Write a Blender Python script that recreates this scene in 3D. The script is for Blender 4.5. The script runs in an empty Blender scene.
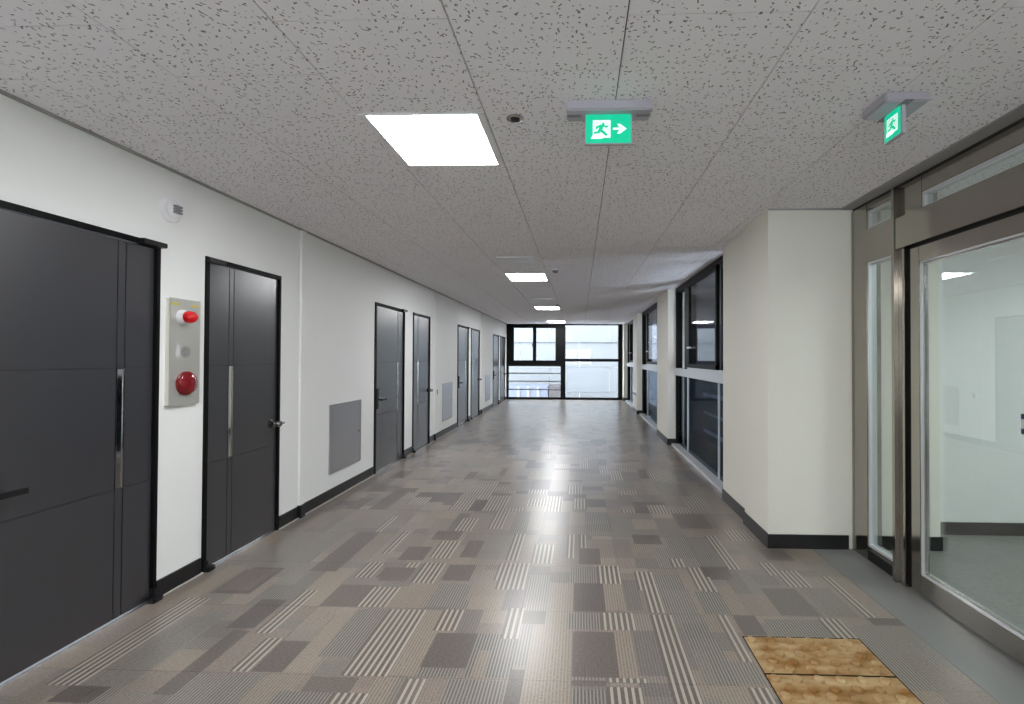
import bpy, bmesh, math, random
from mathutils import Matrix, Vector

random.seed(7)
C = bpy.context.scene.collection
SC = bpy.context.scene

# ------------------------------------------------------------------ camera, world, exposure
F_PX, PX, PY = 482.75, 563.9, 351.3
YAW, PITCH, ROLL = .0327, .0127, -.0039
EYE = 1.43
cam_d = bpy.data.cameras.new('camera')
cam_d.sensor_fit = 'HORIZONTAL'; cam_d.sensor_width = 36
cam_d.lens = F_PX * 36 / 1024
cam_d.shift_x = (512 - PX) / 1024
cam_d.shift_y = (PY - 352) / 1024
cam_d.clip_start = .05
cam = bpy.data.objects.new('camera', cam_d); C.objects.link(cam)
Rm = Matrix.Rotation(YAW, 3, 'Z') @ Matrix.Rotation(PITCH, 3, 'X') @ Matrix.Rotation(ROLL, 3, 'Y')
cam.matrix_world = Matrix.Translation((0, 0, EYE)) @ (Rm @ Matrix.Rotation(math.pi / 2, 3, 'X')).to_4x4()
SC.camera = cam

W = bpy.data.worlds.new('overcast_sky'); SC.world = W; W.use_nodes = True
bg = W.node_tree.nodes['Background']
bg.inputs[0].default_value = (.86, .93, 1.0, 1); bg.inputs[1].default_value = 7.5
SC.view_settings.view_transform = 'Standard'; SC.view_settings.look = 'None'
SC.view_settings.gamma = 1; SC.view_settings.use_curve_mapping = False
SC.view_settings.exposure = 0.80
SC.cycles.diffuse_bounces = 10; SC.cycles.max_bounces = 16; SC.cycles.transparent_max_bounces = 24
LAMP = 34.0           # diffuser brightness of the ceiling panels

# ------------------------------------------------------------------ helpers
def srgb(r, g, b):
    f = lambda c: (c / 255 / 12.92) if c <= 10 else ((c / 255 + .055) / 1.055) ** 2.4
    return (f(r), f(g), f(b), 1)

def mat(name, col, rough=.5, metal=0, spec=.5, emit=None, estr=0, coat=0):
    m = bpy.data.materials.new(name); m.use_nodes = True
    p = m.node_tree.nodes['Principled BSDF']
    p.inputs['Base Color'].default_value = col
    p.inputs['Roughness'].default_value = rough
    p.inputs['Metallic'].default_value = metal
    p.inputs['Specular IOR Level'].default_value = spec
    p.inputs['Coat Weight'].default_value = coat
    if emit:
        p.inputs['Emission Color'].default_value = emit
        p.inputs['Emission Strength'].default_value = estr
    return m

def N(m, t, **kw):
    n = m.node_tree.nodes.new(t)
    for k, v in kw.items(): setattr(n, k, v)
    return n
def LK(m, a, b): m.node_tree.links.new(a, b)
def BS(m): return m.node_tree.nodes['Principled BSDF']
def MATH(m, op, a, b=None, c=None):
    n = N(m, 'ShaderNodeMath', operation=op)
    for i, v in enumerate((a, b, c)):
        if v is None: continue
        if isinstance(v, (int, float)): n.inputs[i].default_value = v
        else: LK(m, v, n.inputs[i])
    return n.outputs[0]
def grain(m, scale=200, strength=.05, dist=.002, stretch=None):
    tc = N(m, 'ShaderNodeTexCoord'); nz = N(m, 'ShaderNodeTexNoise')
    nz.inputs['Scale'].default_value = scale; nz.inputs['Detail'].default_value = 3
    if stretch:
        mp = N(m, 'ShaderNodeMapping'); mp.inputs['Scale'].default_value = stretch
        LK(m, tc.outputs['Object'], mp.inputs[0]); LK(m, mp.outputs[0], nz.inputs['Vector'])
    else: LK(m, tc.outputs['Object'], nz.inputs['Vector'])
    b = N(m, 'ShaderNodeBump'); b.inputs['Strength'].default_value = strength; b.inputs['Distance'].default_value = dist
    LK(m, nz.outputs['Fac'], b.inputs['Height']); LK(m, b.outputs[0], BS(m).inputs['Normal'])
    return m

def box(bm, x0, x1, y0, y1, z0, z1):
    v = [bm.verts.new(p) for p in ((x0,y0,z0),(x1,y0,z0),(x1,y1,z0),(x0,y1,z0),(x0,y0,z1),(x1,y0,z1),(x1,y1,z1),(x0,y1,z1))]
    for f in ((0,3,2,1),(4,5,6,7),(0,1,5,4),(1,2,6,5),(2,3,7,6),(3,0,4,7)): bm.faces.new([v[i] for i in f])
    return bm
def lathe(bm, prof, M=None, n=24):
    """profile of (radius, height) turned about local Z, then moved by M"""
    M = M or Matrix.Identity(4); rings = []
    for r, h in prof:
        if r < 1e-6: rings.append([bm.verts.new(M @ Vector((0, 0, h)))])
        else: rings.append([bm.verts.new(M @ Vector((r * math.cos(2*math.pi*k/n), r * math.sin(2*math.pi*k/n), h))) for k in range(n)])
    for a, b in zip(rings, rings[1:]):
        for k in range(n):
            q = [a[k % len(a)], a[(k+1) % len(a)], b[(k+1) % len(b)], b[k % len(b)]]
            q = list(dict.fromkeys(q))
            if len(q) > 2: bm.faces.new(q)
    return bm
def rod(bm, p, q, r, n=10):
    p, q = Vector(p), Vector(q); d = q - p
    M = Matrix.Translation(p) @ d.to_track_quat('Z', 'Y').to_matrix().to_4x4()
    return lathe(bm, [(0,0),(r,0),(r,d.length),(0,d.length)], M, n)
def prism(bm, pts, M, t):
    """flat outline in local XY, thickness t along local Z"""
    a = [bm.verts.new(M @ Vector((x, y, 0))) for x, y in pts]; b = [bm.verts.new(M @ Vector((x, y, t))) for x, y in pts]
    bm.faces.new(a[::-1]); bm.faces.new(b); n = len(pts)
    for i in range(n): bm.faces.new((a[i], a[(i+1) % n], b[(i+1) % n], b[i]))
    return bm
def BM(): return bmesh.new()
def B(*a): return box(BM(), *a)
def obj(name, bm, m, parent=None, bevel=0, smooth=False, kind=None, label=None):
    bmesh.ops.recalc_face_normals(bm, faces=bm.faces[:])
    if bevel: bmesh.ops.bevel(bm, geom=bm.edges[:], offset=bevel, segments=2, affect='EDGES', clamp_overlap=True)
    me = bpy.data.meshes.new(name); bm.to_mesh(me); bm.free()
    me.materials.append(m)
    if smooth:
        for p in me.polygons: p.use_smooth = True
        me.set_sharp_from_angle(angle=math.radians(40))
    o = bpy.data.objects.new(name, me); C.objects.link(o)
    if parent: o.parent = parent
    if kind: o['kind'] = kind
    if label: o['label'] = label
    return o
def tag(o, label, cat, group=None, kind=None):
    o['label'] = label; o['category'] = cat
    if group: o['group'] = group
    if kind: o['kind'] = kind
    return o
def thing(name, label, cat, loc=(0,0,0), group=None, kind=None, rotz=0):
    o = bpy.data.objects.new(name, None); C.objects.link(o); o.location = loc; o.rotation_euler = (0, 0, rotz)
    o.empty_display_size = .1
    return tag(o, label, cat, group, kind)
def struct(name, bm, m, parent=None, label=None, cat=None):
    o = obj(name, bm, m, parent)
    if not parent: o['kind'] = 'structure'
    if label: o['label'] = label
    if cat: o['category'] = cat
    return o
AX = Matrix.Rotation(math.pi/2, 4, 'Y')     # local Z -> world +X
def TX(x, y, z): return Matrix.Translation((x, y, z)) @ AX
def TDN(x, y, z): return Matrix.Translation((x, y, z)) @ Matrix.Rotation(math.pi, 4, 'X')   # local Z -> down

# ------------------------------------------------------------------ materials
def painted(name, col):
    m = mat(name, col, .55, spec=.3)
    return grain(m, 120, .06, .001)
M_WALL = painted('warm_white_paint', srgb(229, 230, 229))
M_PIL = painted('cream_paint', srgb(224, 221, 211))
M_BASE = mat('black_baseboard', srgb(20, 20, 22), .35)
M_CAULK = mat('pale_caulk', srgb(190, 188, 182), .6)
M_FRAME = mat('black_frame', srgb(8, 8, 9), .5, spec=.15)
M_BLACK = mat('black_plastic', srgb(18, 18, 20), .4)
M_DOOR = grain(mat('slate_door_paint', srgb(40, 41, 47), .33, metal=.0, spec=.8, coat=.8), 500, .05, .0006)
for k, v in (('Coat Roughness', .3), ('Coat IOR', 1.75)): BS(M_DOOR).inputs[k].default_value = v
M_GROOVE = mat('door_core', srgb(80, 82, 87), .5)  # lightened: the highlight along the grooves is put into this colour
M_MIRROR = mat('polished_strip', srgb(205, 208, 212), .06, metal=1)
def brushed(name, col, r, stretch=(300, 300, 6)):
    return mat(name, col, r, metal=1)
M_STEEL = brushed('brushed_stainless', srgb(172, 167, 160), .13, (150, 150, 3))
M_PANEL = brushed('satin_steel', srgb(184, 185, 190), .31, (150, 150, 3)); BS(M_PANEL).inputs['Metallic'].default_value = .72
M_CHROME = mat('chrome', srgb(190, 188, 184), .15, metal=1)
M_ALU = mat('white_aluminium', srgb(200, 202, 205), .35, metal=.35)
M_WHITE = mat('white_plastic', srgb(226, 225, 228), .4)
M_GREYP = mat('grey_plastic', srgb(128, 126, 134), .5)
M_SIGNBOX = mat('mauve_grey_plastic', srgb(176, 172, 182), .5)
M_RED = mat('red_lens', srgb(205, 14, 20), .15)
M_DKRED = mat('dark_red_lens', srgb(120, 14, 24), .12, coat=.6)
M_REDB = mat('red_plastic', srgb(120, 14, 22), .25)
M_YEL = mat('yellow_label', srgb(205, 185, 70), .5)
M_TAG = mat('pale_label', srgb(190, 192, 192), .5)
M_DIFF = mat('lamp_diffuser', (1,1,1,1), .5, emit=(.98, .99, 1.0, 1), estr=LAMP)
M_GREEN = mat('green_lit_sign', srgb(0, 160, 110), .4, emit=(.0, .60, .36, 1), estr=.42)
M_GLOW = mat('white_lit_sign', (1,1,1,1), .4, emit=(.66, 1.0, .9, 1), estr=.3)
M_STONE = grain(mat('grey_threshold', srgb(116, 116, 115), .38), 90, .05, .001)
M_TRIMG = mat('ceiling_edge_trim', srgb(150, 148, 146), .5)
M_DARKGAP = mat('dark_gap', srgb(34, 33, 33), .7)

def glass(name, tint, boost=1.6, rough=.0):
    m = bpy.data.materials.new(name); m.use_nodes = True; nt = m.node_tree
    nt.nodes.remove(BS(m)); out = nt.nodes['Material Output']
    fr = N(m, 'ShaderNodeFresnel'); ge = N(m, 'ShaderNodeNewGeometry')
    LK(m, MATH(m, 'SUBTRACT', 1.5, MATH(m, 'MULTIPLY', ge.outputs['Backfacing'], 1.5 - 1 / 1.5)), fr.inputs['IOR'])   # both faces of the pane see air to glass
    k = MATH(m, 'MINIMUM', MATH(m, 'MULTIPLY', fr.outputs[0], boost), 1.0)
    tr = N(m, 'ShaderNodeBsdfTransparent'); tr.inputs[0].default_value = tint
    gl = N(m, 'ShaderNodeBsdfGlossy'); gl.inputs['Roughness'].default_value = rough
    mx = N(m, 'ShaderNodeMixShader'); LK(m, k, mx.inputs[0]); LK(m, tr.outputs[0], mx.inputs[1]); LK(m, gl.outputs[0], mx.inputs[2])
    LK(m, mx.outputs[0], out.inputs[0]); return m
M_GLASS = glass('clear_glass', (.97, .99, .98, 1), .35)
M_DGLASS = glass('partition_glass', (.86, .915, .90, 1), 2.3)
M_BGLASS = glass('grey_tinted_glass', (.85, .88, .92, 1), .7)
M_LGLASS = glass('dark_lower_glass', (.5, .55, .6, 1), .12)

# ceiling tile: pale mineral board with short dark worm marks
def ceiling_material():
    m = mat('mineral_fibre_board', srgb(206, 203, 200), .9, spec=.1)
    geo = N(m, 'ShaderNodeNewGeometry')
    def dashes(scale, seed, hl, hw, keep):
        mp = N(m, 'ShaderNodeMapping'); mp.inputs['Location'].default_value = (seed, seed * .7, .3)
        LK(m, geo.outputs['Position'], mp.inputs[0])
        nzv = N(m, 'ShaderNodeTexNoise'); nzv.inputs['Scale'].default_value = 70; LK(m, mp.outputs[0], nzv.inputs['Vector'])
        wob = N(m, 'ShaderNodeVectorMath', operation='MULTIPLY_ADD')
        LK(m, nzv.outputs['Color'], wob.inputs[0]); wob.inputs[1].default_value = (.012, .012, 0); LK(m, mp.outputs[0], wob.inputs[2])
        vo = N(m, 'ShaderNodeTexVoronoi', voronoi_dimensions='2D'); vo.inputs['Scale'].default_value = scale
        LK(m, wob.outputs[0], vo.inputs['Vector'])
        dv = N(m, 'ShaderNodeVectorMath', operation='SUBTRACT'); LK(m, wob.outputs[0], dv.inputs[0]); LK(m, vo.outputs['Position'], dv.inputs[1])
        sep = N(m, 'ShaderNodeSeparateColor'); LK(m, vo.outputs['Color'], sep.inputs[0])
        ang = MATH(m, 'MULTIPLY', sep.outputs[0], 6.283)
        rt = N(m, 'ShaderNodeVectorRotate', rotation_type='Z_AXIS'); LK(m, dv.outputs[0], rt.inputs['Vector']); LK(m, ang, rt.inputs['Angle'])
        sx = N(m, 'ShaderNodeSeparateXYZ'); LK(m, rt.outputs[0], sx.inputs[0])
        ln = MATH(m, 'MULTIPLY', sep.outputs[1], hl)
        a = MATH(m, 'LESS_THAN', MATH(m, 'ABSOLUTE', sx.outputs[0]), ln)
        b = MATH(m, 'LESS_THAN', MATH(m, 'ABSOLUTE', sx.outputs[1]), hw)
        k = MATH(m, 'LESS_THAN', sep.outputs[2], keep)
        return MATH(m, 'MULTIPLY', MATH(m, 'MULTIPLY', a, b), k)
    d = MATH(m, 'MAXIMUM', dashes(31, 0, .0095, .0026, .6), dashes(40, 5.3, .0075, .0024, .5))
    mx = N(m, 'ShaderNodeMix', data_type='RGBA'); LK(m, d, mx.inputs['Factor'])
    mx.inputs['A'].default_value = srgb(236, 233, 236); mx.inputs['B'].default_value = srgb(132, 128, 128)
    LK(m, mx.outputs['Result'], BS(m).inputs['Base Color'])
    return m
M_CEIL = ceiling_material()

# floor: woven stripes on patches; patch colour and stripe kind come from face attributes
def carpet_material():
    m = mat('patchwork_carpet', srgb(125, 118, 114), .29, spec=.2)
    col = N(m, 'ShaderNodeAttribute', attribute_name='patch'); st = N(m, 'ShaderNodeAttribute', attribute_name='stripe')
    uv = N(m, 'ShaderNodeUVMap'); sx = N(m, 'ShaderNodeSeparateXYZ'); LK(m, uv.outputs[0], sx.inputs[0])
    s = N(m, 'ShaderNodeSeparateColor'); LK(m, st.outputs['Color'], s.inputs[0])
    # stripe profiles along the width of the corridor
    def tri(p): return MATH(m, 'PINGPONG', MATH(m, 'ADD', sx.outputs[0], 50.0), p / 2)
    wide = MATH(m, 'LESS_THAN', tri(.0305), .0064); fine = MATH(m, 'LESS_THAN', tri(.01525), .0031)
    nz = N(m, 'ShaderNodeTexNoise'); nz.inputs['Scale'].default_value = 1; nz.inputs['Detail'].default_value = 2
    mpn = N(m, 'ShaderNodeMapping'); mpn.inputs['Scale'].default_value = (60, 150, 1); LK(m, uv.outputs[0], mpn.inputs[0]); LK(m, mpn.outputs[0], nz.inputs['Vector'])
    nb = N(m, 'ShaderNodeTexNoise'); nb.inputs['Scale'].default_value = 30; LK(m, uv.outputs[0], nb.inputs['Vector'])
    # yarn flecks
    v = MATH(m, 'ADD', MATH(m, 'MULTIPLY', nz.outputs['Fac'], 1.3), .35)
    hs = N(m, 'ShaderNodeVectorMath', operation='SCALE'); LK(m, col.outputs['Color'], hs.inputs[0]); LK(m, v, hs.inputs['Scale'])
    lt = N(m, 'ShaderNodeMix', data_type='RGBA'); LK(m, MATH(m, 'MULTIPLY', wide, s.outputs[0]), lt.inputs['Factor'])
    LK(m, hs.outputs[0], lt.inputs['A']); lt.inputs['B'].default_value = srgb(164, 157, 147)
    l2 = N(m, 'ShaderNodeMix', data_type='RGBA'); LK(m, MATH(m, 'MULTIPLY', fine, s.outputs[1]), l2.inputs['Factor'])
    LK(m, lt.outputs['Result'], l2.inputs['A']); l2.inputs['B'].default_value = srgb(148, 143, 136)
    LK(m, l2.outputs['Result'], BS(m).inputs['Base Color'])
    BS(m).inputs['Coat Weight'].default_value = .6; BS(m).inputs['Coat Roughness'].default_value = .29; BS(m).inputs['Coat IOR'].default_value = 1.3
    return m
M_CARPET = carpet_material()

def tactile_material():
    m = mat('ochre_tactile_tile', srgb(170, 130, 70), .45)
    geo = N(m, 'ShaderNodeNewGeometry'); nz = N(m, 'ShaderNodeTexNoise')
    mp = N(m, 'ShaderNodeMapping'); mp.inputs['Scale'].default_value = (3.5, 9, 3); LK(m, geo.outputs['Position'], mp.inputs[0])
    LK(m, mp.outputs[0], nz.inputs['Vector']); nz.inputs['Scale'].default_value = 1.6; nz.inputs['Detail'].default_value = 5
    r = N(m, 'ShaderNodeValToRGB'); LK(m, nz.outputs['Fac'], r.inputs[0])
    r.color_ramp.elements[0].position = .36; r.color_ramp.elements[0].color = srgb(132, 92, 38)
    r.color_ramp.elements[1].position = .66; r.color_ramp.elements[1].color = srgb(178, 152, 112)
    LK(m, r.outputs[0], BS(m).inputs['Base Color']); return m
M_TACT = tactile_material()

def speck(name, a, b, scale, rough):
    m = mat(name, a, rough); geo = N(m, 'ShaderNodeNewGeometry'); nz = N(m, 'ShaderNodeTexNoise'); nz.inputs['Scale'].default_value = scale
    LK(m, geo.outputs['Position'], nz.inputs['Vector']); nz.inputs['Detail'].default_value = 4
    mx = N(m, 'ShaderNodeMix', data_type='RGBA'); LK(m, nz.outputs['Fac'], mx.inputs['Factor']); mx.inputs['A'].default_value = a; mx.inputs['B'].default_value = b
    LK(m, mx.outputs['Result'], BS(m).inputs['Base Color']); return m
M_VCARPET = speck('grey_vestibule_carpet', srgb(84, 85, 83), srgb(146, 147, 142), 38, .5)
M_CONC = speck('pale_concrete', srgb(196, 196, 198), srgb(222, 222, 224), 3, .8)
M_CLAD = mat('white_cladding', srgb(98, 100, 105), .7)
M_DARKW = mat('charcoal_cladding', srgb(9, 10, 12), .8, spec=.05)

# ------------------------------------------------------------------ sizes
XL, HC, YE, YB = -2.49, 2.565, 16.4, -3.0
XG = 2.05                       # glass partition plane

# ------------------------------------------------------------------ floor
floor = struct('floor', B(XL - .2, 2.25, YB, YE + .3, -.12, -.006), M_DARKGAP)
PAL = {'T': ((124,112,104), (119,108,100), (128,116,107)), 'D': ((94,86,82), (100,91,86)), 'G': ((112,106,100), (107,100,96)),
       'B': ((128,115,102), (124,112,100)), 'F': ((94,88,83), (100,93,88)), 'L': ((103,93,87), (98,89,83)), 'K': ((113,105,98),)}
STR = {'T': (0, .3), 'D': (0, .05), 'G': (0, .3), 'B': (0, .6), 'F': (0, .8), 'L': (1, .0), 'K': (0, .55)}
TILE = .5830; TX0 = .843 - TILE * 6; TY0 = 2.15 - TILE * 9
# patches read off the photograph: crop origin, scale, (left x, right x, bottom y, top y, kind)
def to_floor(px, py):
    d = Rm @ Vector((px - PX, F_PX, -(py - PY))); k = -EYE / d.z
    return d.x * k, d.y * k
CROPS = [
 (0, 560, 3.938, [(345,520,485,215,'G'),(190,325,490,135,'L'),(170,345,562,495,'D'),(600,680,530,265,'D'),(640,860,567,445,'F'),(835,960,130,35,'D')]),
 (200, 560, 3.938, [(105,185,440,300,'L'),(185,320,440,310,'D'),(0,110,567,450,'F'),(150,270,560,455,'B'),(320,440,445,190,'B'),(390,590,515,455,'D'),
   (455,640,385,185,'F'),(555,730,455,190,'L'),(740,840,455,190,'B'),(205,270,290,115,'L'),(110,225,265,155,'D'),(470,630,180,95,'D'),(610,740,185,105,'L'),
   (745,885,185,100,'B'),(890,1024,185,95,'F'),(920,1005,275,190,'L'),(830,925,90,10,'L'),(805,850,30,10,'L'),(700,820,70,25,'D'),(605,665,70,5,'L'),
   (435,530,45,0,'D'),(55,190,130,25,'D'),(750,855,575,460,'L'),(490,640,575,520,'L'),(270,490,575,515,'F'),(850,1000,460,425,'F')]),
 (420, 560, 3.938, [(60,340,575,470,'F'),(180,350,460,290,'F'),(190,260,460,350,'B'),(335,400,575,430,'D'),(400,600,575,255,'B'),(500,600,255,90,'B'),(0,185,425,283,'D'),
   (390,500,250,195,'D'),(310,385,305,190,'L'),(600,735,200,90,'D'),(605,780,462,280,'D'),(580,725,275,205,'F'),(725,855,275,205,'L'),(775,875,460,280,'B'),
   (875,960,460,280,'G'),(745,895,575,505,'L'),(745,895,487,465,'L'),(600,745,575,505,'F'),(600,745,500,470,'D'),(735,820,200,90,'B'),(820,890,200,80,'G'),
   (700,805,88,25,'L'),(580,700,88,30,'F'),(290,415,80,10,'L'),(25,150,185,90,'F'),(90,185,80,15,'D')]),
 (620, 560, 3.938, [(215,320,575,215,'L'),(110,180,205,50,'L'),(390,480,500,310,'F'),(480,570,495,400,'F'),(465,525,398,215,'L'),(540,620,575,505,'L'),(480,590,298,215,'D'),
   (225,325,245,115,'F'),(330,430,210,125,'F'),(330,385,122,30,'L'),(345,445,80,30,'D'),(650,790,222,110,'D'),(540,640,100,60,'G'),(660,765,105,40,'L'),
   (580,640,60,10,'L'),(960,1020,228,70,'L'),(600,850,300,235,'F'),(850,940,310,228,'L')]),
 (720, 520, 4.654, [(220,340,190,135,'D'),(345,480,190,135,'B'),(730,870,490,455,'D'),(500,640,450,315,'G')]),
 (560, 470, 4.654, [(770,840,460,305,'L'),(650,735,559,455,'L'),(515,590,450,415,'L'),(365,460,559,475,'L'),(175,300,525,450,'L'),(670,800,497,450,'D'),(80,190,440,365,'D'),
   (20,75,408,300,'L'),(85,130,365,300,'L'),(530,650,410,300,'F'),(340,480,345,300,'D'),(795,895,328,280,'L'),(560,720,270,205,'D'),(400,450,190,70,'L'),(100,210,180,95,'L')]),
 (380, 470, 4.654, [(140,260,525,430,'L'),(220,330,408,328,'L'),(345,430,283,222,'L'),(505,565,275,130,'L'),(580,645,420,295,'L'),(700,795,435,345,'L'),(545,680,555,435,'L'),
   (80,200,420,355,'D'),(230,370,322,280,'D'),(370,440,405,325,'D'),(0,120,515,450,'D'),(430,520,200,120,'G')]),
 (200, 470, 4.654, [(715,755,360,210,'L'),(835,880,390,280,'L'),(730,790,500,430,'L'),(180,280,445,285,'K'),(270,460,450,320,'G'),(520,650,465,285,'D'),(100,220,559,455,'D')]),
]
PATCHES = []
for ox, oy, s, L in CROPS:
    for xl, xr, yb, yt, k in L:
        a = to_floor(ox + xl / s, oy + yb / s); b = to_floor(ox + xr / s, oy + yb / s); t = to_floor(ox + xl / s, oy + yt / s)
        PATCHES.append([a[0], b[0], a[1], t[1], k])
TRACED_TO = 4.35
# patches are woven on a 2.65 cm pitch: snap so that stripes start and end cleanly
for p in PATCHES:
    p[0] = round(p[0] / .0305) * .0305; p[1] = max(round(p[1] / .0305) * .0305, p[0] + .0305)
    p[2] = round(p[2] / .02) * .02; p[3] = round(p[3] / .02) * .02
rnd = random.Random(21)
def random_patches(x0, x1, y0, y1, kinds='TTTTBBGGKDDDFFLLL'):
    out = []; x = x0
    while x < x1 - 1e-6:
        w = rnd.choice((.106, .1325, .159, .2)); xe = min(x1, x + w)
        if x1 - xe < .06: xe = x1
        y = y0
        while y < y1 - 1e-6:
            h = rnd.choice((.1, .16, .25, .35, .5)); ye = min(y1, y + h)
            if y1 - ye < .06: ye = y1
            out.append([x, xe, y, ye, rnd.choice(kinds)]); y = ye
        x = xe
    return out
def carpet_tile(x0, x1, y0, y1, holes=()):
    g = .0004; ps = []
    if y1 < 1.95 or y0 > TRACED_TO - .25: ps = random_patches(x0, x1, y0, y1)
    else: ps = random_patches(x0, x1, y0, y1, 'TTTTTBBGGKKF') + [p for p in PATCHES if p[1] > x0 + .01 and p[0] < x1 - .01 and p[3] > y0 + .01 and p[2] < y1 - .01]
    xs = sorted({round(min(max(v, x0), x1), 4) for p in ps for v in p[:2]} | {round(x0, 4), round(x1, 4)})
    ys = sorted({round(min(max(v, y0), y1), 4) for p in ps for v in p[2:4]} | {round(y0, 4), round(y1, 4)})
    cells = {}
    for i in range(len(xs) - 1):
        for j in range(len(ys) - 1):
            cx, cy = (xs[i] + xs[i+1]) / 2, (ys[j] + ys[j+1]) / 2
            k = None
            for n, p in enumerate(ps):
                if p[0] - 1e-4 < cx < p[1] + 1e-4 and p[2] - 1e-4 < cy < p[3] + 1e-4: k = n
            if any(h[0] < cx < h[1] and h[2] < cy < h[3] for h in holes): k = None
            cells[i, j] = k
    bm = BM(); c = bm.loops.layers.float_color.new('patch'); s = bm.loops.layers.float_color.new('stripe'); u = bm.loops.layers.uv.new('UVMap')
    tone = {}
    done = set()
    for (i, j), k in sorted(cells.items()):
        if k is None or (i, j) in done: continue
        i2 = i
        while cells.get((i2 + 1, j), -1) == k and (i2 + 1, j) not in done: i2 += 1
        j2 = j
        while all(cells.get((q, j2 + 1), -1) == k and (q, j2 + 1) not in done for q in range(i, i2 + 1)): j2 += 1
        for q in range(i, i2 + 1):
            for w in range(j, j2 + 1): done.add((q, w))
        a, b, d, e = xs[i], xs[i2+1], ys[j], ys[j2+1]
        vx = lambda v: v + g if abs(v - x0) < 1e-4 else v - g if abs(v - x1) < 1e-4 else v
        vy = lambda v: v + g if abs(v - y0) < 1e-4 else v - g if abs(v - y1) < 1e-4 else v
        kind = ps[k][4]
        rr = random.Random(hash((round(ps[k][0] * 100), round(ps[k][2] * 100))))
        rgb = rr.choice(PAL[kind]); j0 = rr.uniform(.93, 1.05)
        lc = srgb(*[min(255, q * j0) for q in rgb]); w, fi = STR[kind]
        f = bm.faces.new([bm.verts.new((p[0], p[1], 0)) for p in ((vx(a), vy(d)), (vx(b), vy(d)), (vx(b), vy(e)), (vx(a), vy(e)))])
        for l in f.loops: l[c] = lc; l[s] = (w, fi, 0, 1); l[u].uv = (l.vert.co.x, l.vert.co.y)
    # cut edges of the tile
    for a, b, d, e in ((x0+g, x1-g, y0+g, y0+g), (x1-g, x0+g, y1-g, y1-g), (x0+g, x0+g, y1-g, y0+g), (x1-g, x1-g, y0+g, y1-g)):
        f = bm.faces.new([bm.verts.new(p) for p in ((a, d, -.006), (b, e, -.006), (b, e, 0), (a, d, 0))])
        for l in f.loops: l[c] = srgb(84, 80, 76); l[s] = (0, 0, 0, 1); l[u].uv = (l.vert.co.x, l.vert.co.y)
    me = bpy.data.meshes.new('carpet_tile'); bm.to_mesh(me); bm.free(); me.materials.append(M_CARPET)
    o = bpy.data.objects.new('carpet_tile', me); C.objects.link(o); o.parent = floor
TACT = (.838, 1.431, 1.935, 2.530)
nrow = int((YE - TY0) / TILE) + 1
for r in range(-4, nrow):
    y0 = TY0 + r * TILE; y1 = min(y0 + TILE, YE)
    if y0 > YE - .05 or y1 < -2.9: continue
    y0 = max(y0, YB)
    for c in range(-1, 8):
        x0 = max(XL, TX0 + c * TILE); x1 = TX0 + (c + 1) * TILE
        lim = 1.75 if y0 < 3.70 else 1.51
        x1 = min(x1, lim)
        if x1 - x0 < .02: continue
        carpet_tile(x0, x1, y0, y1, [TACT])
struct('floor_threshold', B(1.752, XG + .06, YB, 3.715, -.006, .0), M_STONE)
struct('floor_vestibule', B(XG + .06, 7.0, YB, 4.2, -.02, -.002), M_VCARPET)

# ------------------------------------------------------------------ ceiling
ceil = struct('ceiling', B(XL - .2, 7.0, YB, YE + .3, HC + .012, HC + .2), M_DARKGAP)
TL = .612
LIGHT_Y = [-2.08 , 2.205 , 6.49, 10.77, 15.05]
edges = [XL, -2.245] + [-1.645 + .6 * k for k in range(6)] + [1.955, 2.02]
phase = {0: 1.897, 1: 1.591, 2: 1.897, 3: 1.591, 4: 1.897, 5: 1.591, 6: 1.897, 7: 1.591, 8: 1.591}
shared = {}
ntile = 0
far_bm = BM()
for c in range(len(edges) - 1):
    xa, xb = edges[c], edges[c+1]
    y = phase[c] - TL * 7
    while y < YE:
        ya, yb = y, min(y + TL, YE); y += TL
        if yb < -1.4: continue
        if c == 3 and any(abs(ya - ly) < .36 for ly in LIGHT_Y): continue
        if yb - ya < .05: continue
        x1 = min(xb, 1.60) if ya > 3.9 else xb
        if x1 - xa < .02: continue
        gx, gy = .0026, .0028
        if ya < 12.9:
            key = (round(x1 - xa, 3), round(yb - ya, 3))
            if key not in shared:
                bm = B(0, x1 - xa - 2*gx, 0, yb - ya - 2*gy, 0, .014)
                bmesh.ops.recalc_face_normals(bm, faces=bm.faces[:])
                me = bpy.data.meshes.new('ceiling_tile'); bm.to_mesh(me); bm.free(); me.materials.append(M_CEIL); shared[key] = me
            o = bpy.data.objects.new('ceiling_tile', shared[key]); C.objects.link(o); o.parent = ceil
            o.location = (xa + gx, ya + gy, HC); ntile += 1
        else:
            box(far_bm, xa + gx, x1 - gx, ya + gy, yb - gy, HC, HC + .014)
for k in range(9):                                  # the vestibule has the same ceiling
    for q in range(11): box(far_bm, 2.06 + k*.55 + .003, 2.06 + (k+1)*.55 - .003, -2.7 + q*TL + .002, -2.7 + (q+1)*TL - .002, HC + .003, HC + .011)
obj('far_ceiling_tiles', far_bm, M_CEIL, ceil, kind='stuff')
# slim edge trims
bm = BM(); box(bm, XL, XL + .018, YB, YE, HC - .012, HC); struct('trim_1', bm, M_TRIMG)
bm = BM(); box(bm, 1.965, 2.06, YB, 3.71, HC - .01, HC + .001); box(bm, 1.43, 2.06, 3.695, 3.71, HC - .01, HC); struct('trim_2', bm, M_TRIMG)

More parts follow.
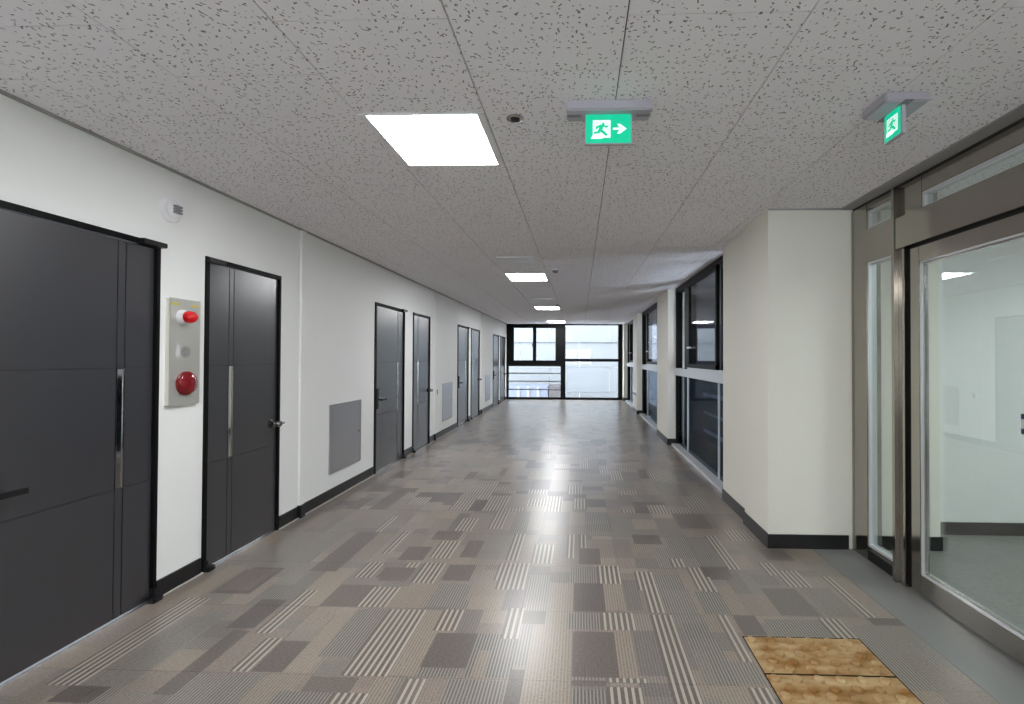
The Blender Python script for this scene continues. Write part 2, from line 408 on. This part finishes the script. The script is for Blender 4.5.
# ------------------------------------------------------------------ left wall, doors
DOORS = [  # y start, width, type
    (1.79, .98, 'A'), (3.12, .805, 'B'), (5.78, .99, 'A'), (7.12, .815, 'B'),
    (9.76, .95, 'A'), (10.98, .92, 'B'), (13.78, .96, 'A'), (15.02, .95, 'B')]
HD = 2.095
JOINTS = [4.235, 8.215, 12.10]
bm = BM(); y = YB
bb = BM(); ck = BM()
def wall_run(a, b):
    box(bm, XL - .15, XL, a, b, 0, HC)
    if b - a > .02:
        box(bb, XL, XL + .012, a + .004, b - .012, 0, .104)
        box(ck, XL, XL + .018, a, b, 0, .006)
for y0, w, t in DOORS:
    wall_run(y, y0); box(bm, XL - .15, XL, y0, y0 + w, HD, HC); y = y0 + w
wall_run(y, YE)
for j in JOINTS:
    box(bm, XL, XL + .022, j - .03, j + .03, 0, HC - .013); box(bb, XL, XL + .036, j - .034, j + .034, 0, .112)
struct('wall_left', bm, M_WALL); struct('baseboard_left', bb, M_BASE); struct('trim_3', ck, M_CAULK)

def make_door(n, y0, w, kind, label):
    d = thing('door_%d' % n, label, 'door', (XL, y0, 0), kind='structure')
    jl, jr, jh = (.045, .022, .032) if kind == 'A' else (.03, .02, .03)
    f = BM(); box(f, -.12, .012, 0, jl, 0, HD); box(f, -.12, .012, w - jr, w, 0, HD); box(f, -.12, .012, jl, w - jr, HD - jh, HD)
    obj('door_frame', f, M_FRAME, d)
    a, b, top = jl + .004, w - jr - .004, HD - jh - .004
    leaf = obj('door_leaf', B(-.05, -.012, a, b, .012, top), M_GROOVE, d)
    s0, s1 = (w - .248, w - .202) if kind == 'A' else (.232, .278)
    zs = (.012, .708, 1.362, top); ysx = (a, s0, s1, b); g = .0022
    for i in range(3):
        for k in range(3):
            if i == 1 and k == 1: continue
            obj('door_panel', B(-.014, -.004, ysx[i] + g, ysx[i+1] - g, zs[k] + g, zs[k+1] - g), M_DOOR, leaf, bevel=.0015)
    st = obj('vision_strip', B(-.012, -.007, s0 + .004, s1 - .004, .712, 1.358), M_MIRROR, leaf, label='tall narrow mirror-like strip')
    fr = BM(); box(fr, -.013, -.003, s0 + .001, s0 + .006, .708, 1.362); box(fr, -.013, -.003, s1 - .006, s1 - .001, .708, 1.362)
    obj('strip_frame', fr, M_CHROME, leaf)
    # pivots on the hinge side: arm over the head, shoe on the floor
    if kind == 'A':
        obj('top_pivot', B(-.02, .05, w - .15, w + .006, HD - .03, HD - .002), M_BLACK, d, bevel=.004)
        sh = BM(); box(sh, -.01, .05, w - .055, w + .012, 0, .034); box(sh, -.01, .022, w - .03, w - .002, .03, .075); obj('floor_pivot', sh, M_BLACK, d, bevel=.006)
    else:
        obj('top_pivot', B(-.02, .03, .0, .16, HD - .036, HD - .004), M_BLACK, d, bevel=.004)
        sh = BM(); box(sh, -.01, .05, .004, .07, 0, .032); box(sh, -.01, .022, .008, .04, .03, .07); obj('floor_pivot', sh, M_BLACK, d, bevel=.006)
    if kind == 'A':
        hz = .835 if n == 1 else .90
        ly = jl + .055 if n > 1 else .135
        if n > 1:
            obj('lock_body', B(0, .035, .012, jl + .02, hz - .11, hz + .14), M_BLACK, d, bevel=.006)
            obj('lock_plate', B(-.004, .02, jl + .022, jl + .085, hz - .08, hz + .14), M_CHROME, d, bevel=.006)
        else:
            obj('lock_plate', B(-.004, .012, .08, .165, hz - .12, hz + .12), M_BLACK, d, bevel=.005)
        hb = BM(); rod(hb, (.0, ly, hz), (.055, ly, hz), .011); box(hb, .046, .064, ly - .01, ly + .135, hz - .013, hz + .013)
        obj('lever_handle', hb, M_BLACK, d, bevel=.002)
    else:
        ky = w - .095; hz = .885
        k = BM(); lathe(k, [(0,0),(.034,0),(.034,.006),(.026,.012),(.012,.014),(.012,.03),(0,.03)], TX(-.004, ky, hz)); rose = obj('handle_rose', k, M_BLACK, d, smooth=True)
        k = BM(); lathe(k, [(.012,0),(.012,.03),(.024,.04),(.027,.058),(.022,.07),(0,.073)], TX(.01, ky, hz))
        rod(k, (.058, ky, hz), (.058, ky + .075, hz), .0095); obj('door_knob', k, M_CHROME, d, smooth=True)
    return d
DL = ['large dark slate door nearest the camera, cut by the left edge of the photo, wide leaf with black lever',
      'dark slate door with silver knob, just right of the red fire alarm plate',
      'slate door with black digital lock, right after the nearest steel hatch, left of the second pair',
      'slate door with knob, right-hand one of the middle pair, next to the small wall switch',
      'slate door with digital lock, left-hand one of the third pair of doors along the left wall',
      'narrow-looking slate door with knob, right-hand one of the third pair along the left wall',
      'slate door with lock, left one of the farthest pair before the end window',
      'farthest slate door on the left wall, touching the end window corner']
for n, (y0, w, t) in enumerate(DOORS): make_door(n + 1, y0, w, t, DL[n])

# ------------------------------------------------------------------ right side: pillars and window bays
def pillar(y0, y1, xf, split=None):
    bm = BM(); bb = BM()
    if split:
        box(bm, xf, XG - .018, y0, split, 0, HC); box(bm, xf + .028, 1.72, split, y1, 0, HC)
        box(bb, xf - .012, XG - .03, y0 - .012, split + .012, 0, .104); box(bb, xf + .016, xf + .028, split, y1, 0, .104)
    else:
        box(bm, xf, 1.72, y0, y1, 0, HC)
        box(bb, xf - .012, 1.60, y0 - .012, y0, 0, .104); box(bb, xf - .012, xf, y0, y1 - .02, 0, .104)
    return bm, bb
PIL = [(3.71, 4.96, 1.43, 4.235), (8.0, 9.10, 1.452, None), (12.25, 13.2, 1.452, None), (16.0, YE, 1.452, None)]
wr = BM()
for n, (a, b, xf, sp) in enumerate(PIL):
    p, q = pillar(a, b, xf, sp)
    col = struct('column', p, M_PIL); bs = obj('baseboard', q, M_BASE, col)
# box of the pillar that runs on behind the glass, and the vestibule beyond
struct('column', B(XG - .018, 2.70, 3.715, 4.235, 0, HC), M_PIL)
struct('baseboard_vestibule', B(XG + .1, 2.71, 3.703, 3.715, 0, .10), M_BASE)
struct('wall_vestibule', B(2.70, 7.0, 4.06, 4.2, -.02, HC), M_WALL)
struct('baseboard_right', B(2.70, 6.9, 4.045, 4.06, 0, .10), M_BASE)
struct('wall_right', B(6.9, 7.0, YB, 4.06, -.02, HC), M_WALL)
bm = BM(); wx0, wx1, wz0, wz1 = -1.3, .9, .9, 2.1
for a in ((XL - .15, wx0, -.02, HC), (wx1, 7.0, -.02, HC), (wx0, wx1, -.02, wz0), (wx0, wx1, wz1, HC)): box(bm, a[0], a[1], YB - .1, YB, a[2], a[3])
struct('wall_back', bm, M_WALL)
# window added behind the camera to brighten the near ceiling
W5 = thing('window_5', 'wide window behind the camera', 'window', (0, YB, 0), kind='structure')
f = BM()
for a in ((wx0, wx0 + .05, wz0, wz1), (wx1 - .05, wx1, wz0, wz1), (-.225, -.175, wz0, wz1), (wx0 + .05, wx1 - .05, wz0, wz0 + .05), (wx0 + .05, wx1 - .05, wz1 - .05, wz1)): box(f, a[0], a[1], -.08, 0, a[2], a[3])
obj('window_frame', f, M_FRAME, W5)
for a, b in ((wx0 + .05, -.225), (-.175, wx1 - .05)): obj('pane', B(a, b, -.05, -.044, wz0 + .05, wz1 - .05), M_GLASS, W5)

XW = 1.60
def bay(n, a, b):
    L = b - a
    w = thing('window_%d' % n, ['near', 'middle', 'far'][n-1] + ' black-framed corridor window bay between cream pillars', 'window', (XW, a, 0), kind='structure')
    # local y runs from the near jamb (0) to the far jamb (L)
    f = BM(); t = .05
    box(f, -.02, .08, 0, t, .03, HC); box(f, -.02, .08, L - t, L, .03, HC); box(f, -.03, .08, t, L - t, HC - .07, HC)
    obj('window_frame', f, M_FRAME, w)
    obj('window_sill', B(-.09, .08, 0, L, 0, .032), M_ALU, w)
    obj('transom', B(-.045, .09, 0, L, 1.15, 1.262), M_ALU, w, label='pale aluminium transom')
    m1, m2 = .70 * L / 3.04, 2.30 * L / 3.04
    for q in (m1, m2): obj('mullion', B(.008, .03, q - .018, q + .018, .032, 1.15), M_ALU, w)
    for q0, q1 in ((t, m1 - .02), (m1 + .02, m2 - .02), (m2 + .02, L - t)): obj('lower_pane', B(.02, .026, q0, q1, .032, 1.15), M_LGLASS, w)
    lo, hi = 1.262, HC - .07
    obj('fixed_mullion', B(-.03, .07, m2 - .28, m2 + .02, lo, hi), M_FRAME, w)
    obj('upper_pane', B(.03, .036, m2 + .02, L - t, lo, hi), M_BGLASS, w)
    s = thing_sash = BM(); s0, s1 = .58 * L / 3.04, m2 - .28
    box(s, -.05, -.01, s0, s0 + .05, lo + .03, hi); box(s, -.05, -.01, s1 - .05, s1, lo + .03, hi); box(s, -.05, -.01, s0, s1, lo + .03, lo + .085); box(s, -.05, -.01, s0, s1, hi - .05, hi)
    sash = obj('sliding_sash', s, M_FRAME, w)
    obj('sash_pane', B(-.033, -.027, s0 + .05, s1 - .05, lo + .085, hi - .05), M_BGLASS, sash)
    obj('sash_latch', B(-.075, -.05, s1 - .20, s1 - .02, lo + .30, lo + .325), M_ALU, sash, bevel=.004)
    s = BM(); box(s, .02, .06, t, t + .05, lo, hi); box(s, .02, .06, s0 + .0, s0 + .05, lo, hi); box(s, .02, .06, t, s0, lo, lo + .05); box(s, .02, .06, t, s0, hi - .05, hi)
    ss = obj('fixed_sash', s, M_FRAME, w); obj('sash_pane', B(.037, .043, t + .05, s0, lo + .05, hi - .05), M_BGLASS, ss)
    obj('track', B(-.06, .0, t, s1, lo, lo + .03), M_ALU, w)
    # guard rails just outside the lower panes
    for z in (.93, .68, .43): obj('guard_rail', B(.13, .16, m1 - .06, m1 + 1.15, z - .02, z + .02), M_ALU, w)
    return w
bay(1, 4.96, 8.0); bay(2, 9.10, 12.25); bay(3, 13.2, 16.0)

# ------------------------------------------------------------------ end wall window
S = 29.45
def ex(c): return (490 + c / 6.827 - 579.7) / S
def ez(c): return EYE - (310 + c / 6.827 - 357.5) / S
E4 = thing('window_4', 'tall black-framed window filling the far end of the corridor', 'window', (0, YE, 0), kind='structure')
f = BM()
d0, d1 = -.02, .1
for a in ((100, 905, 92, 104), (100, 905, 597, 612), (100, 125, 104, 597), (483, 515, 104, 597), (875, 905, 104, 597)):
    box(f, ex(a[0]), ex(a[1]), d0, d1, max(0, ez(a[3])), min(HC, ez(a[2])))
obj('window_frame', f, M_FRAME, E4)
f = BM(); box(f, ex(125), ex(483), d0, d1, ez(385), ez(345)); obj('transom', f, M_FRAME, E4)
obj('transom', B(ex(515), ex(875), d0, d1, ez(352), ez(333)), M_FRAME, E4)
for q, (a, b) in enumerate(((125, 304), (304, 483))):
    s = BM(); i0, i1 = (163, 293) if q == 0 else (315, 447); dd = -.05 if q == 0 else 0
    box(s, ex(a), ex(i0), dd - .02, dd + .03, ez(345), ez(104)); box(s, ex(i1), ex(b), dd - .02, dd + .03, ez(345), ez(104))
    box(s, ex(i0), ex(i1), dd - .02, dd + .03, ez(124), ez(104))
    so = obj('sliding_sash', s, M_FRAME, E4); obj('sash_pane', B(ex(i0), ex(i1), dd, dd + .006, ez(345), ez(124)), M_GLASS, so)
    if q == 0: obj('sash_latch', B(ex(288), ex(298), dd - .05, dd - .02, ez(255), ez(230)), M_BLACK, so)
for a in ((125, 483, 385, 597), (515, 875, 104, 333), (515, 875, 352, 597)):
    obj('pane', B(ex(a[0]), ex(a[1]), .04, .046, ez(a[3]), ez(a[2])), M_GLASS, E4)
for z in (435, 490, 546): obj('guard_rail', B(ex(100), ex(500), .15, .19, ez(z) - .022, ez(z) + .022), M_GREYP, E4)
bm = BM(); box(bm, XL - .15, ex(100), YE, YE + .15, 0, HC); box(bm, ex(905), 1.75, YE, YE + .15, 0, HC); struct('wall_far', bm, M_WALL)

# ------------------------------------------------------------------ stainless glass partition on the right
P = thing('glass_partition', 'brushed stainless glazed partition standing between cream pillar and glass door on the right', 'partition', (XG, 0, 0))
y_post0, y_post1, y_m1 = 3.515, 3.71, 3.20
def pp(name, *a, m=M_STEEL, bevel=.002, parent=P, **k): return obj(name, B(*a), m, parent, bevel=bevel, **k)
pp('post', .0, .10, y_post0, y_post1, 0, HC - .03)
pp('mullion_edge', -.03, .02, 3.165, y_m1, 0, HC - .03, bevel=.005)
pp('mullion', -.004, .10, 3.11, 3.165, 0, 2.13)
pp('mullion', .006, .10, 2.965, 3.165, 2.33, HC - .03)
obj('mullion_gap', B(.03, .10, 3.06, 3.11, 0, 2.13), M_DARKGAP, P)
pp('header_beam', -.002, .10, y_m1, y_post0, 2.115, 2.355)
pp('header_beam', -.024, .10, .3, 3.165, 2.132, 2.33)
pp('top_rail', .004, .10, y_m1, y_post0, 2.485, HC - .03)
pp('top_rail', .006, .10, .3, 2.965, 2.435, HC - .03)
obj('door_gap', B(.03, .08, 1.35, 3.11, 2.113, 2.136), M_DARKGAP, P)  # dark filler added to stop light showing through the slot above the door
obj('shadow_gap', B(.01, .08, .3, y_post1, HC - .03, HC), M_DARKGAP, P)
pp('kick_rail', .004, .10, y_m1, y_post0, 0, .075, m=M_BLACK)
pp('bottom_rail', .0, .10, y_m1, y_post0, .075, .10)
def bead(parent, y0, y1, z0, z1, x0, x1, m=M_CHROME, t=.018):
    b = BM(); box(b, x0, x1, y0, y0 + t, z0, z1); box(b, x0, x1, y1 - t, y1, z0, z1); box(b, x0, x1, y0 + t, y1 - t, z0, z0 + t); box(b, x0, x1, y0 + t, y1 - t, z1 - t, z1)
    return obj('glazing_bead', b, m, parent)
bead(P, y_m1, y_post0, .10, 2.115, .008, .06, M_ALU, .014)
obj('side_pane', B(.022, .03, y_m1 + .012, y_post0 - .012, .11, 2.105), M_DGLASS, P)
bead(P, y_m1, y_post0, 2.355, 2.485, .01, .06, M_ALU)
obj('clerestory_pane', B(.022, .03, y_m1 + .015, y_post0 - .015, 2.37, 2.47), M_DGLASS, P)
bead(P, .3, 2.965, 2.33, 2.435, .01, .06, M_ALU)
obj('clerestory_pane', B(.022, .03, .315, 2.95, 2.345, 2.42), M_DGLASS, P)

D9 = thing('door_9', 'wide framed glass door at the right edge of the photo', 'door', (XG, 0, 0), kind='structure')
dy0, dy1 = 1.35, 3.066
def dp(name, *a, m=M_STEEL, **k): return obj(name, B(*a), m, D9, bevel=.002, **k)
dp('door_stile', .004, .06, dy1 - .077, dy1, .012, 2.112); dp('door_stile', .004, .06, dy0, dy0 + .077, .012, 2.112)
dp('door_rail', .004, .06, dy0 + .077, dy1 - .077, 2.02, 2.112); dp('door_rail', .004, .06, dy0 + .077, dy1 - .077, .012, .13)
bead(D9, dy0 + .077, dy1 - .077, .13, 2.02, .010, .05, M_ALU, .010)
bead(D9, dy0 + .087, dy1 - .087, .14, 2.01, .020, .045, M_CHROME, .010)
obj('door_pane', B(.026, .034, dy0 + .082, dy1 - .082, .135, 2.015), M_DGLASS, D9)
# sticker on the pane, mostly beyond the edge of the photo
stk = obj('door_sticker', B(.020, .0255, 2.19, 2.335, 1.08, 1.175), M_TAG, D9, label='small pale sticker with dark blue corners')
b = BM()
for yy in (2.19, 2.31):
    for zz in (1.08, 1.15): box(b, .018, .0202, yy, yy + .025, zz, zz + .025)
obj('sticker_corner', b, mat('navy_ink', srgb(28, 30, 70), .5), stk)
b = BM(); box(b, .018, .0202, 2.222, 2.30, 1.105, 1.15); obj('sticker_print', b, M_GREYP, stk)
# fixed rest of the partition behind the camera
obj('partition_panel', B(.0, .07, YB, dy0, 0, HC), M_PIL, P)

# ------------------------------------------------------------------ ceiling lights
def ceiling_light(label, x0, x1, y0, y1, name='ceiling_light', grp=None):
    t = thing(name, label, 'light', ((x0+x1)/2, (y0+y1)/2, HC), grp)
    hx, hy = (x1-x0)/2 - .003, (y1-y0)/2 - .003
    f = BM(); e = .036; e2 = .012
    box(f, -hx, -hx + e, -hy, hy, -.006, .01); box(f, hx - e, hx, -hy, hy, -.006, .01); box(f, -hx + e, hx - e, -hy, -hy + e2, -.006, .01); box(f, -hx + e, hx - e, hy - e2, hy, -.006, .01)
    obj('frame', f, M_WHITE, t)
    obj('diffuser', B(-hx + e, hx - e, -hy + e2, hy - e2, -.003, .008), M_DIFF, t)
    return t
LB = ['ceiling light panel behind the camera', 'largest square white ceiling light panel, nearest the camera', 'second lit ceiling panel along the corridor, right after the flat hatch', 'third lit ceiling panel along the corridor, a thin bright strip', 'farthest lit ceiling panel, just above the end window']
for ly, lb in zip(LIGHT_Y, LB): ceiling_light(lb, -1.045, -.445, ly, ly + TL)
ceiling_light('vestibule ceiling light behind the glass door', 3.4, 4.0, 1.6, 2.212)
ceiling_light('second vestibule ceiling light deep behind the glass door', 5.2, 5.8, 1.6, 2.212)

# ------------------------------------------------------------------ exit signs
def figure_polys():
    """running man in a 1 x 1 field (x right, y up)"""
    man = []
    man.append([(.60 + .075*math.cos(a*math.pi/6), .84 + .075*math.sin(a*math.pi/6)) for a in range(12)])
    man.append([(.40,.78),(.64,.78),(.62,.62),(.54,.40),(.32,.40),(.36,.60)])          # trunk
    man.append([(.54,.78),(.60,.68),(.74,.55),(.92,.64),(.88,.74),(.75,.68),(.64,.80)])   # front arm
    man.append([(.46,.80),(.38,.74),(.22,.69),(.12,.54),(.21,.47),(.31,.58),(.44,.62)])   # rear arm
    man.append([(.36,.46),(.54,.44),(.68,.34),(.88,.10),(.76,.02),(.56,.22),(.38,.34)])   # front leg
    man.append([(.32,.46),(.48,.42),(.38,.22),(.04,.18),(.04,.30),(.26,.34)])             # rear leg
    return man
def exit_sign(label, loc, rotz, bw, bd, bh, pw, ph, arrow):
    t = thing('exit_sign', label, 'sign', loc, rotz=rotz)
    b = BM(); box(b, -bw/2, bw/2, -bd/2, bd/2, -bh, 0)
    obj('ceiling_box', b, M_SIGNBOX, t, bevel=.006)
    for s in (-1, 1): obj('rating_label', B(s * bw * .41 - .03, s * bw * .41 + .03, -bd*.1, bd*.1, -bh - .0008, -bh + .001), M_GREYP, t)
    pd = .022
    obj('panel_housing', B(-pw/2 - .006, pw/2 + .006, -pd/2 + .002, pd/2 - .002, -bh - ph - .005, -bh), M_SIGNBOX, t)
    for side in (-1, 1):
        R = Matrix.Translation((0, 0, -bh - ph)) @ (Matrix.Identity(4) if side < 0 else Matrix.Rotation(math.pi, 4, 'Z')) @ Matrix.Translation((-pw/2, -pd/2, 0)) @ Matrix.Rotation(math.pi/2, 4, 'X')
        face = obj('lit_face', prism(BM(), [(0,0),(pw,0),(pw,ph),(0,ph)], R, .001), M_GREEN, t)
        sq = ph * .62; ox = pw * (.15 if arrow else .5) - (0 if arrow else sq/2); oy = ph * .18
        Rw = R @ Matrix.Translation((0, 0, .001)); Rg = R @ Matrix.Translation((0, 0, .0018))
        w = BM(); prism(w, [(ox,oy),(ox+sq,oy),(ox+sq,oy+sq),(ox,oy+sq)], Rw, .0008)
        prism(w, [(ox - sq*.12, oy - sq*.06), (ox + sq*.55, oy - sq*.06), (ox + sq*.70, oy + sq*.12), (ox, oy + sq*.12)], Rw, .0008)
        obj('pictogram', w, M_GLOW, face)
        g = BM()
        for poly in figure_polys(): prism(g, [(ox + sq*.02 + x*sq*.95, oy + sq*.06 + y*sq*.88) for x, y in poly], Rg, .0006)
        obj('running_figure', g, M_GREEN, face)
        if arrow:
            ax, ay, al, ah = pw*.60, oy + sq*.5, pw*.31, ph*.17
            pts = [(0,-.22),(.48,-.22),(.30,-1),(.52,-1),(1,0),(.52,1),(.30,1),(.48,.22),(0,.22)]
            if side > 0: ax = pw*.60
            a = BM(); prism(a, [(ax + (x if side < 0 else x)*al, ay + y*ah) for x, y in pts], Rw, .0008); obj('arrow', a, M_GLOW, face)
    return t
exit_sign('lit green exit sign with white running figure and arrow pointing right', (.125, 2.165, HC), 0, .375, .11, .046, .200, .128, True)
exit_sign('lit green exit sign turned sideways near the glass door, no arrow', (1.388, 2.165, HC), -math.pi/2, .17, .19, .042, .108, .118, False)

# ------------------------------------------------------------------ small ceiling fittings
def sprinkler(label, x, y):
    t = thing('ceiling_sprinkler', label, 'sprinkler', (x, y, HC))
    obj('ring', lathe(BM(), [(.026,0),(.042,0),(.042,.004),(.026,.006),(.026,0)], TDN(0,0,0)), M_CHROME, t, smooth=True)
    b = BM(); lathe(b, [(0,-.002),(.026,-.002),(.018,.006),(.012,.010),(0,.010)], TDN(0,0,0)); obj('head', b, M_DARKGAP, t, smooth=True)
sprinkler('small round recessed sprinkler between the nearest light and the exit sign', -.31, 2.27)
def detector(label, x, y):
    t = thing('smoke_detector', label, 'detector', (x, y, HC))
    obj('base', lathe(BM(), [(0,0),(.052,0),(.052,.012),(.046,.016),(0,.016)], TDN(0,0,0)), M_WHITE, t, smooth=True)
    obj('sensor_head', lathe(BM(), [(.036,.014),(.036,.034),(.026,.046),(0,.048)], TDN(0,0,0)), M_GREYP, t, smooth=True)
detector('grey smoke detector on the ceiling right of the second light panel', -.32, 6.2)
detector('far smoke detector on the ceiling right of the third light panel', -.48, 10.3)
def hatch(label, x, y):
    t = thing('ceiling_hatch', label, 'hatch', (x, y, HC))
    f = BM(); hx, hy, e = .21, .15, .014
    box(f, -hx, -hx+e, -hy, hy, -.012, 0); box(f, hx-e, hx, -hy, hy, -.012, 0); box(f, -hx+e, hx-e, -hy, -hy+e, -.012, 0); box(f, -hx+e, hx-e, hy-e, hy, -.012, 0)
    obj('frame', f, M_WHITE, t); obj('lid', B(-hx+e, hx-e, -hy+e, hy-e, -.008, 0), M_WHITE, t)
hatch('flat ceiling hatch just before the second light panel', -.735, 5.55)
hatch('flat ceiling hatch just before the third light panel', -.735, 9.35)

# ------------------------------------------------------------------ things on the left wall
M_PLATE = mat('satin_plate', srgb(196, 196, 190), .35, metal=.55)
A = thing('fire_alarm_plate', 'tall stainless fire alarm plate with red lamp and red button between the first two doors', 'alarm', (XL, 2.935, 1.455))
D = .026
obj('back_box', B(0, D, -.115, .112, -.325, .325), M_PIL, A)
obj('plate', B(D, D + .006, -.118, .115, -.328, .328), M_PLATE, A, bevel=.002)
L1 = obj('lamp_base', lathe(BM(), [(0,0),(.046,0),(.046,.014),(.042,.024),(.038,.034),(0,.034)], TX(D + .006, -.032, .215)), M_WHITE, A, smooth=True)
obj('lamp_lens', lathe(BM(), [(.036,.034),(.038,.05),(.034,.07),(.022,.086),(0,.092)], TX(D + .006, -.032, .215)), M_RED, L1, smooth=True, label='glossy red lamp lens')
gr = BM()
for k in range(12):
    a = k * math.pi / 6
    for r in (.014, .024, .034): lathe(gr, [(0,.0012),(.0032,.0012),(.0032,0)], TX(D + .006, r*math.cos(a), .0 + r*math.sin(a)), 8)
obj('speaker_holes', gr, M_BLACK, A, kind='stuff')
obj('small_label', B(D + .006, D + .007, -.075, -.045, -.03, .045), M_TAG, A)
for yy in (-.085, .07): obj('yellow_label', B(D + .006, D + .007, yy - .03, yy + .03, .286, .298), M_YEL, A)
rb = obj('button_ring', lathe(BM(), [(0,0),(.074,0),(.074,.012),(.066,.018),(0,.018)], TX(D + .006, .0, -.195), 32), M_REDB, A, smooth=True)
obj('button_lens', lathe(BM(), [(.066,.016),(.065,.026),(.054,.034),(.022,.038),(0,.038)], TX(D + .006, 0, -.195), 32), M_DKRED, rb, smooth=True)

Wd = thing('wall_sensor', 'round white sensor on the wall above the fire alarm plate', 'sensor', (XL, 2.84, 2.315))
obj('base', lathe(BM(), [(0,0),(.074,0),(.074,.014),(.066,.022),(0,.022)], TX(0,0,0), 32), M_WHITE, Wd, smooth=True)
obj('body', lathe(BM(), [(.056,.02),(.053,.034),(.042,.042),(0,.044)], TX(0,0,0), 32), M_WHITE, Wd, smooth=True)
hd = BM()
for q in (-.022, -.004, .014): box(hd, .04, .060, -.026, .026, q, q + .011)
box(hd, .04, .054, -.02, .02, -.02, .02); obj('sensor_grille', hd, M_GREYP, Wd)

def access_panel(label, y0, y1):
    t = thing('access_panel', label, 'hatch', (XL, (y0+y1)/2, .60)); h = (y1-y0)/2; e = .02
    f = BM(); box(f, 0, .012, -h, -h+e, -.345, .345); box(f, 0, .012, h-e, h, -.345, .345); box(f, 0, .012, -h+e, h-e, -.345, -.345+e); box(f, 0, .012, -h+e, h-e, .345-e, .345)
    obj('frame', f, M_PANEL, t, bevel=.002)
    dr = obj('panel_door', B(0, .009, -h+e+.003, h-e-.003, -.345+e+.003, .345-e-.003), M_PANEL, t, bevel=.0015)
    obj('latch', lathe(BM(), [(0,0),(.012,0),(.012,.004),(0,.005)], TX(.009, h - .06, .0), 12), M_CHROME, dr, smooth=True)
access_panel('large satin steel hatch low on the left wall, nearest of the three', 4.73, 5.42)
access_panel('steel hatch low on the left wall, between the middle and third door pairs', 8.69, 9.35)
access_panel('steel hatch low on the left wall, smallest in view, before the farthest doors', 12.65, 13.35)

def switch(label, x, y, z):
    t = thing('light_switch', label, 'switch', (x, y, z))
    obj('switch_plate', B(0, .008, -.04, .04, -.06, .06), M_WHITE, t, bevel=.002)
    obj('rocker', B(.006, .013, -.022, .022, -.042, .042), mat('brown_rocker', srgb(112, 92, 82), .4), t, bevel=.002)
switch('small wall switch left of the second steel hatch', XL, 8.36, .82)
t = thing('wall_horn', 'round white fitting low on the third cream pillar from the camera', 'fitting', (1.452, 12.45, .52))
AXN = Matrix.Rotation(-math.pi/2, 4, 'Y')
obj('base', lathe(BM(), [(0,0),(.075,0),(.075,.03),(.06,.05),(0,.05)], AXN, 24), M_WHITE, t, smooth=True)
obj('centre_cap', lathe(BM(), [(.035,.05),(.032,.075),(0,.08)], AXN, 20), M_GREYP, t, smooth=True)

# ------------------------------------------------------------------ tactile paving
dome_me = None
def tactile(label, x0, x1, y0, y1):
    global dome_me
    t = thing('tactile_tile', label, 'paving tile', ((x0+x1)/2, (y0+y1)/2, 0))
    hx, hy = (x1-x0)/2, (y1-y0)/2
    obj('slab', B(-hx + .004, hx - .004, -hy + .004, hy - .004, -.006, .001), M_TACT, t)
    f = BM(); box(f, -hx, hx, -hy, -hy+.004, -.006, .0025); box(f, -hx, hx, hy-.004, hy, -.006, .0025); box(f, -hx, -hx+.004, -hy, hy, -.006, .0025); box(f, hx-.004, hx, -hy, hy, -.006, .0025)
    obj('edge_strip', f, M_FRAME, t)
    if dome_me is None:
        bm = lathe(BM(), [(.023,0),(.0215,.009),(.015,.0115),(0,.012)], None, 14); bmesh.ops.recalc_face_normals(bm, faces=bm.faces[:])
        dome_me = bpy.data.meshes.new('dome'); bm.to_mesh(dome_me); bm.free(); dome_me.materials.append(M_TACT)
        for p in dome_me.polygons: p.use_smooth = True
    for i in range(6):
        for j in range(5):
            xx = -hx + .055 + (2*hx - .11) * i / 5 + (.02 if j % 2 else -.02); yy = -hy + .035 + (2*hy - .07) * j / 4
            o = bpy.data.objects.new('dome', dome_me); C.objects.link(o); o.parent = t; o.location = (xx, yy, .001)
tactile('farther ochre tactile paving tile set in the carpet', .840, 1.429, 2.2325, 2.528)
tactile('nearer ochre tactile paving tile cut by the bottom edge of the photo', .840, 1.429, 1.937, 2.2325)

# ------------------------------------------------------------------ outside
struct('ground_outside', B(-30, 40, YE + .3, 60, -4.7, -4.5), M_CONC)
struct('ground_yard', B(1.9, 40, 4.4, YE + .3, -4.7, -4.5), M_CONC)
bld = thing('neighbouring_building', 'pale panelled building seen through the end window', 'building', (0, 26, -4.5))
obj('wall', B(-16, 16, .06, 4, 0, 16), M_CONC, bld)
zz = 0
for r in range(8):
    h = 1.35; xo = 0 if r % 2 else 1.6
    for k in range(-3, 4):
        o = obj('wall_panel', B(k*3.2 - 1.585 + xo, k*3.2 + 1.585 + xo, 0, .06, zz + .006, zz + h - .006), M_CLAD, bld)
    zz += h
for k in range(2): obj('ledge', B(-12, 12, -.08, .02, 6.75 + k*1.35, 6.85 + k*1.35), M_CLAD, bld)
shed = thing('glazed_shelter', 'low blue-grey structure outside behind the guard rails', 'shelter', (-3.15, 22, -4.5))
obj('wall', B(-3, 1.7, 0, 2, 0, 4.6), mat('blue_grey_panel', srgb(70, 75, 90), .6), shed)
for x in (.3, .75, 1.2): obj('post', B(x, x + .12, -.06, 0, 0, 4.6), M_CLAD, shed)
obj('door', B(1.75, 2.45, 0, 2, 0, 4.6), mat('maroon_grey', srgb(44, 38, 42), .6), shed)
dk = thing('dark_building', 'charcoal building outside the right-hand windows', 'building', (5.2, 4.4, -4.5))  # dark block added so the bay panes look dark instead of showing sky
obj('wall', B(0, 4, 0, 20, 0, 9.5), M_DARKW, dk)
